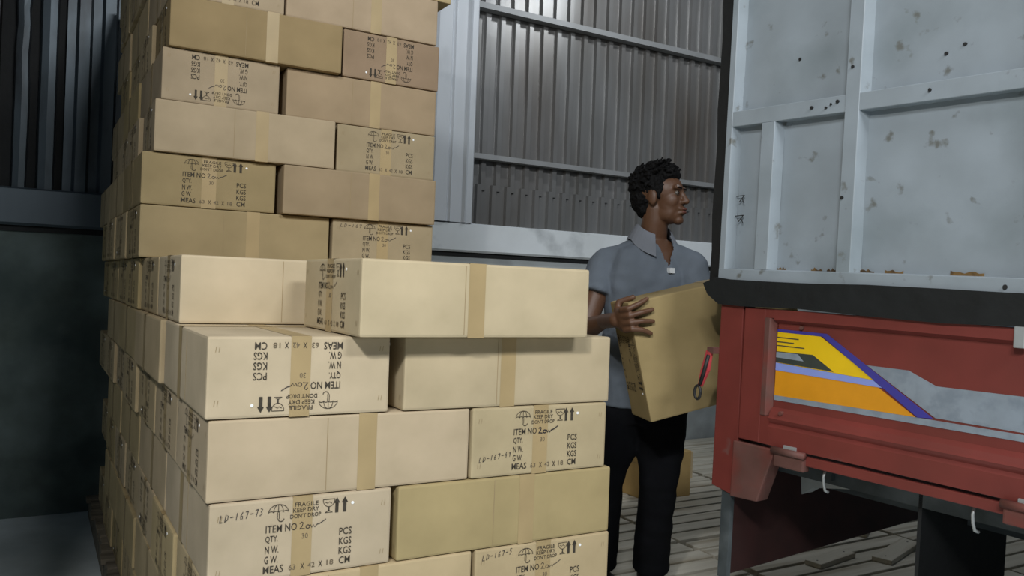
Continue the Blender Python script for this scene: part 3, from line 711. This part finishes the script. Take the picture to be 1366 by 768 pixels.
# eyes and lips
for sg in (1, -1):
    e = Vol(); c = H(.0765, sg*.031, .003)
    mm = MB(); mm.add([c + v*.0105 for v in IV], IF); eo = mm.build('eye', 'eye_white', man, smooth=True)
    mm = MB(); c2 = H(.0845, sg*.0325, .003); mm.add([c2 + v*.0055 for v in IV2], IF2); mm.build('iris', 'eye_dark', eo, smooth=True)
    mm = MB(); mm.add([H(.088, sg*.03, .022) + HR @ Vector((v.x*.010, v.y*.024, v.z*.0045)) for v in IV2], IF2); mm.build('eyebrow', 'hair', man, smooth=True)
mm = MB(); mm.add([H(.096, 0, -.060) + HR @ Vector((v.x*.010, v.y*.021, v.z*.0055)) for v in IV2], IF2); mm.add([H(.094, 0, -.072) + HR @ Vector((v.x*.010, v.y*.019, v.z*.006)) for v in IV2], IF2); mm.build('lips', 'lip', man, smooth=True)
# hair
hv = Vol()
def hh(c, r): hv.ell(H(*c), r, HR)
hh((-.030, 0, .050), (.095, .081, .078)); hh((-.062, 0, .0), (.060, .070, .075)); hh((.020, 0, .078), (.062, .066, .040)); hh((-.055, 0, -.045), (.045, .058, .045))
for sg in (1, -1): hh((.000, sg*.062, .034), (.036, .016, .046)); hh((.016, sg*.064, .004), (.010, .010, .022))
hr = random.Random(5)
for i in range(260):
    a = hr.uniform(-math.pi, math.pi); el_ = math.asin(hr.uniform(-.15, 1))
    dx = math.cos(el_)*math.cos(a); dy = math.cos(el_)*math.sin(a); dz = math.sin(el_)
    if dx > .25 and dz < .42: continue
    b0 = Vector((-.028+dx*.090, dy*.078, .048+dz*.074))
    top = max(0, dz)
    ln = hr.uniform(.008, .016) + top*hr.uniform(.006, .020) + (.016 if dx > .2 and dz > .45 else 0)
    flow = Vector((.5*top+.2, hr.uniform(-.35, .35), -.75+1.2*top))
    dirv = (Vector((dx, dy, dz))*.75 + flow*.8).normalized()
    p1 = b0 + dirv*ln*.6; p2 = b0 + dirv*ln + Vector((.004, 0, -.003))
    hv.chain([H(*(b0*.95)), H(*p1), H(*p2)], [.0085, .006, .003], True, 8)
hv.remesh('hair', 'hair', man, .0030, 2, lambda c: .004*mnoise.noise(c*70)+.003*mnoise.noise(c*140))
# polo shirt
def wr(co): return .008*mnoise.noise(co*8) + .005*mnoise.noise(co*20) + .007*mnoise.noise(Vector((co.x*14+co.z*9, co.y*14, co.z*20-co.x*12)))
sh = Vol()
sh.sect([(pel-ez*.035, .172, .132), (pel+ez*.05, .170, .130), (pel+ez*.18, .172, .128), (chest+ez*.0, .192, .135), (chest+ez*.09, .190, .122), (nb-ez*.045, .150, .100), (nb-ez*.010, .082, .080), (nb+ez*.012, .066, .068)], bR, bF)
sh.chain([nb-ez*.050+bR*-.03, nb*.5+shR*.5-ez*.018, shR], [.072, .070, .068]); sh.chain([nb-ez*.050+bR*.03, nb*.5+shL*.5-ez*.018, shL], [.072, .070, .066])
slR = shR + (elR-shR)*.46; slL = shL + (elL-shL)*.5
sh.m.tube([shR, shR+(slR-shR)*.5, slR], [.071, .070, .074], 24); sh.ell(shR, .070)
sh.m.tube([shL, shL+(slL-shL)*.5, slL], [.069, .068, .070], 24); sh.ell(shL, .069)
cfr = (bF*.9 + hf*.35).normalized(); crt = cfr.cross(ez)
def vcut(c):
    d = c-nb; h_ = d.z+.105
    return d.dot(cfr) > .02 and h_ > 0 and abs(d.dot(crt)) < min(h_*.42, .05)
shirt = sh.remesh('polo_shirt', 'shirt', man, .005, 6, wr, vcut)
# collar: two leaves around the neck, open at the throat
cm = MB(); n = 26; ring = []
for i in range(n+1):
    t_ = math.radians(28 + (332-28)*i/n); dr = cfr*math.cos(t_) + crt*math.sin(t_)
    fr = max(0, math.cos(t_))
    top = nb + ez*(.056 - .046*fr) + dr*(.064+.014*fr); bot = nb + ez*(.000 - .080*fr) + dr*(.098+.030*fr)
    ring.append((top, bot, top+dr*.004+ez*.003, bot+dr*.005))
vs = [p for r_ in ring for p in (r_[0], r_[1], r_[3], r_[2])]
cm.add(vs, [(4*i+j, 4*i+(j+1) % 4, 4*i+4+(j+1) % 4, 4*i+4+j) for i in range(n) for j in range(4)] + [(0, 1, 2, 3), (4*n+3, 4*n+2, 4*n+1, 4*n)])
cm.build('collar', 'collar', shirt, smooth=False)
pk = MB(); c0 = nb - ez*.118 + cfr*.132
pk.add([c0 + crt*a_ + ez*b_ + cfr*d_ for d_ in (-.012, .006) for a_, b_ in ((-.012, -.014), (.012, -.014), (.012, .006), (-.012, .006))], [(0, 1, 2, 3), (7, 6, 5, 4), (0, 4, 5, 1), (1, 5, 6, 2), (2, 6, 7, 3), (3, 7, 4, 0)])
pk.build('placket_patch', 'shirt_mark', shirt)
# trousers
tr = Vol()
tr.sect([(pel-ez*.10, .160, .118), (pel-ez*.02, .158, .118), (pel+ez*.06, .150, .112)], bR, bF)
for h_, k_, a_ in ((hipR, knR, anR), (hipL, knL, anL)):
    tr.chain([h_-ez*.01, h_*.5+k_*.5, k_, k_*.45+a_*.55], [.104, .092, .076, .072]); tr.m.tube([k_*.45+a_*.55, a_+ez*.01], [.072, .074], 24)
tr.remesh('trousers', 'trousers', man, .007, 6, lambda c: .006*mnoise.noise(c*8) + .004*mnoise.noise(Vector((c.x*5, c.y*5, c.z*25))))
for a_ in (anR, anL):
    sv = Vol(); c = a_.copy(); c.z = GZ+.006
    Rb = Matrix((bF, bF.cross(ez)*-1, ez)).transposed()
    sv.ell(c + bF*.055 + ez*.036, (.135, .050, .040), Rb); sv.ell(c - bF*.02 + ez*.05, (.055, .045, .055), Rb); sv.ell(c + bF*.12 + ez*.028, (.065, .048, .030), Rb)
    sv.remesh('shoe', 'shoe', man, .006, 4)
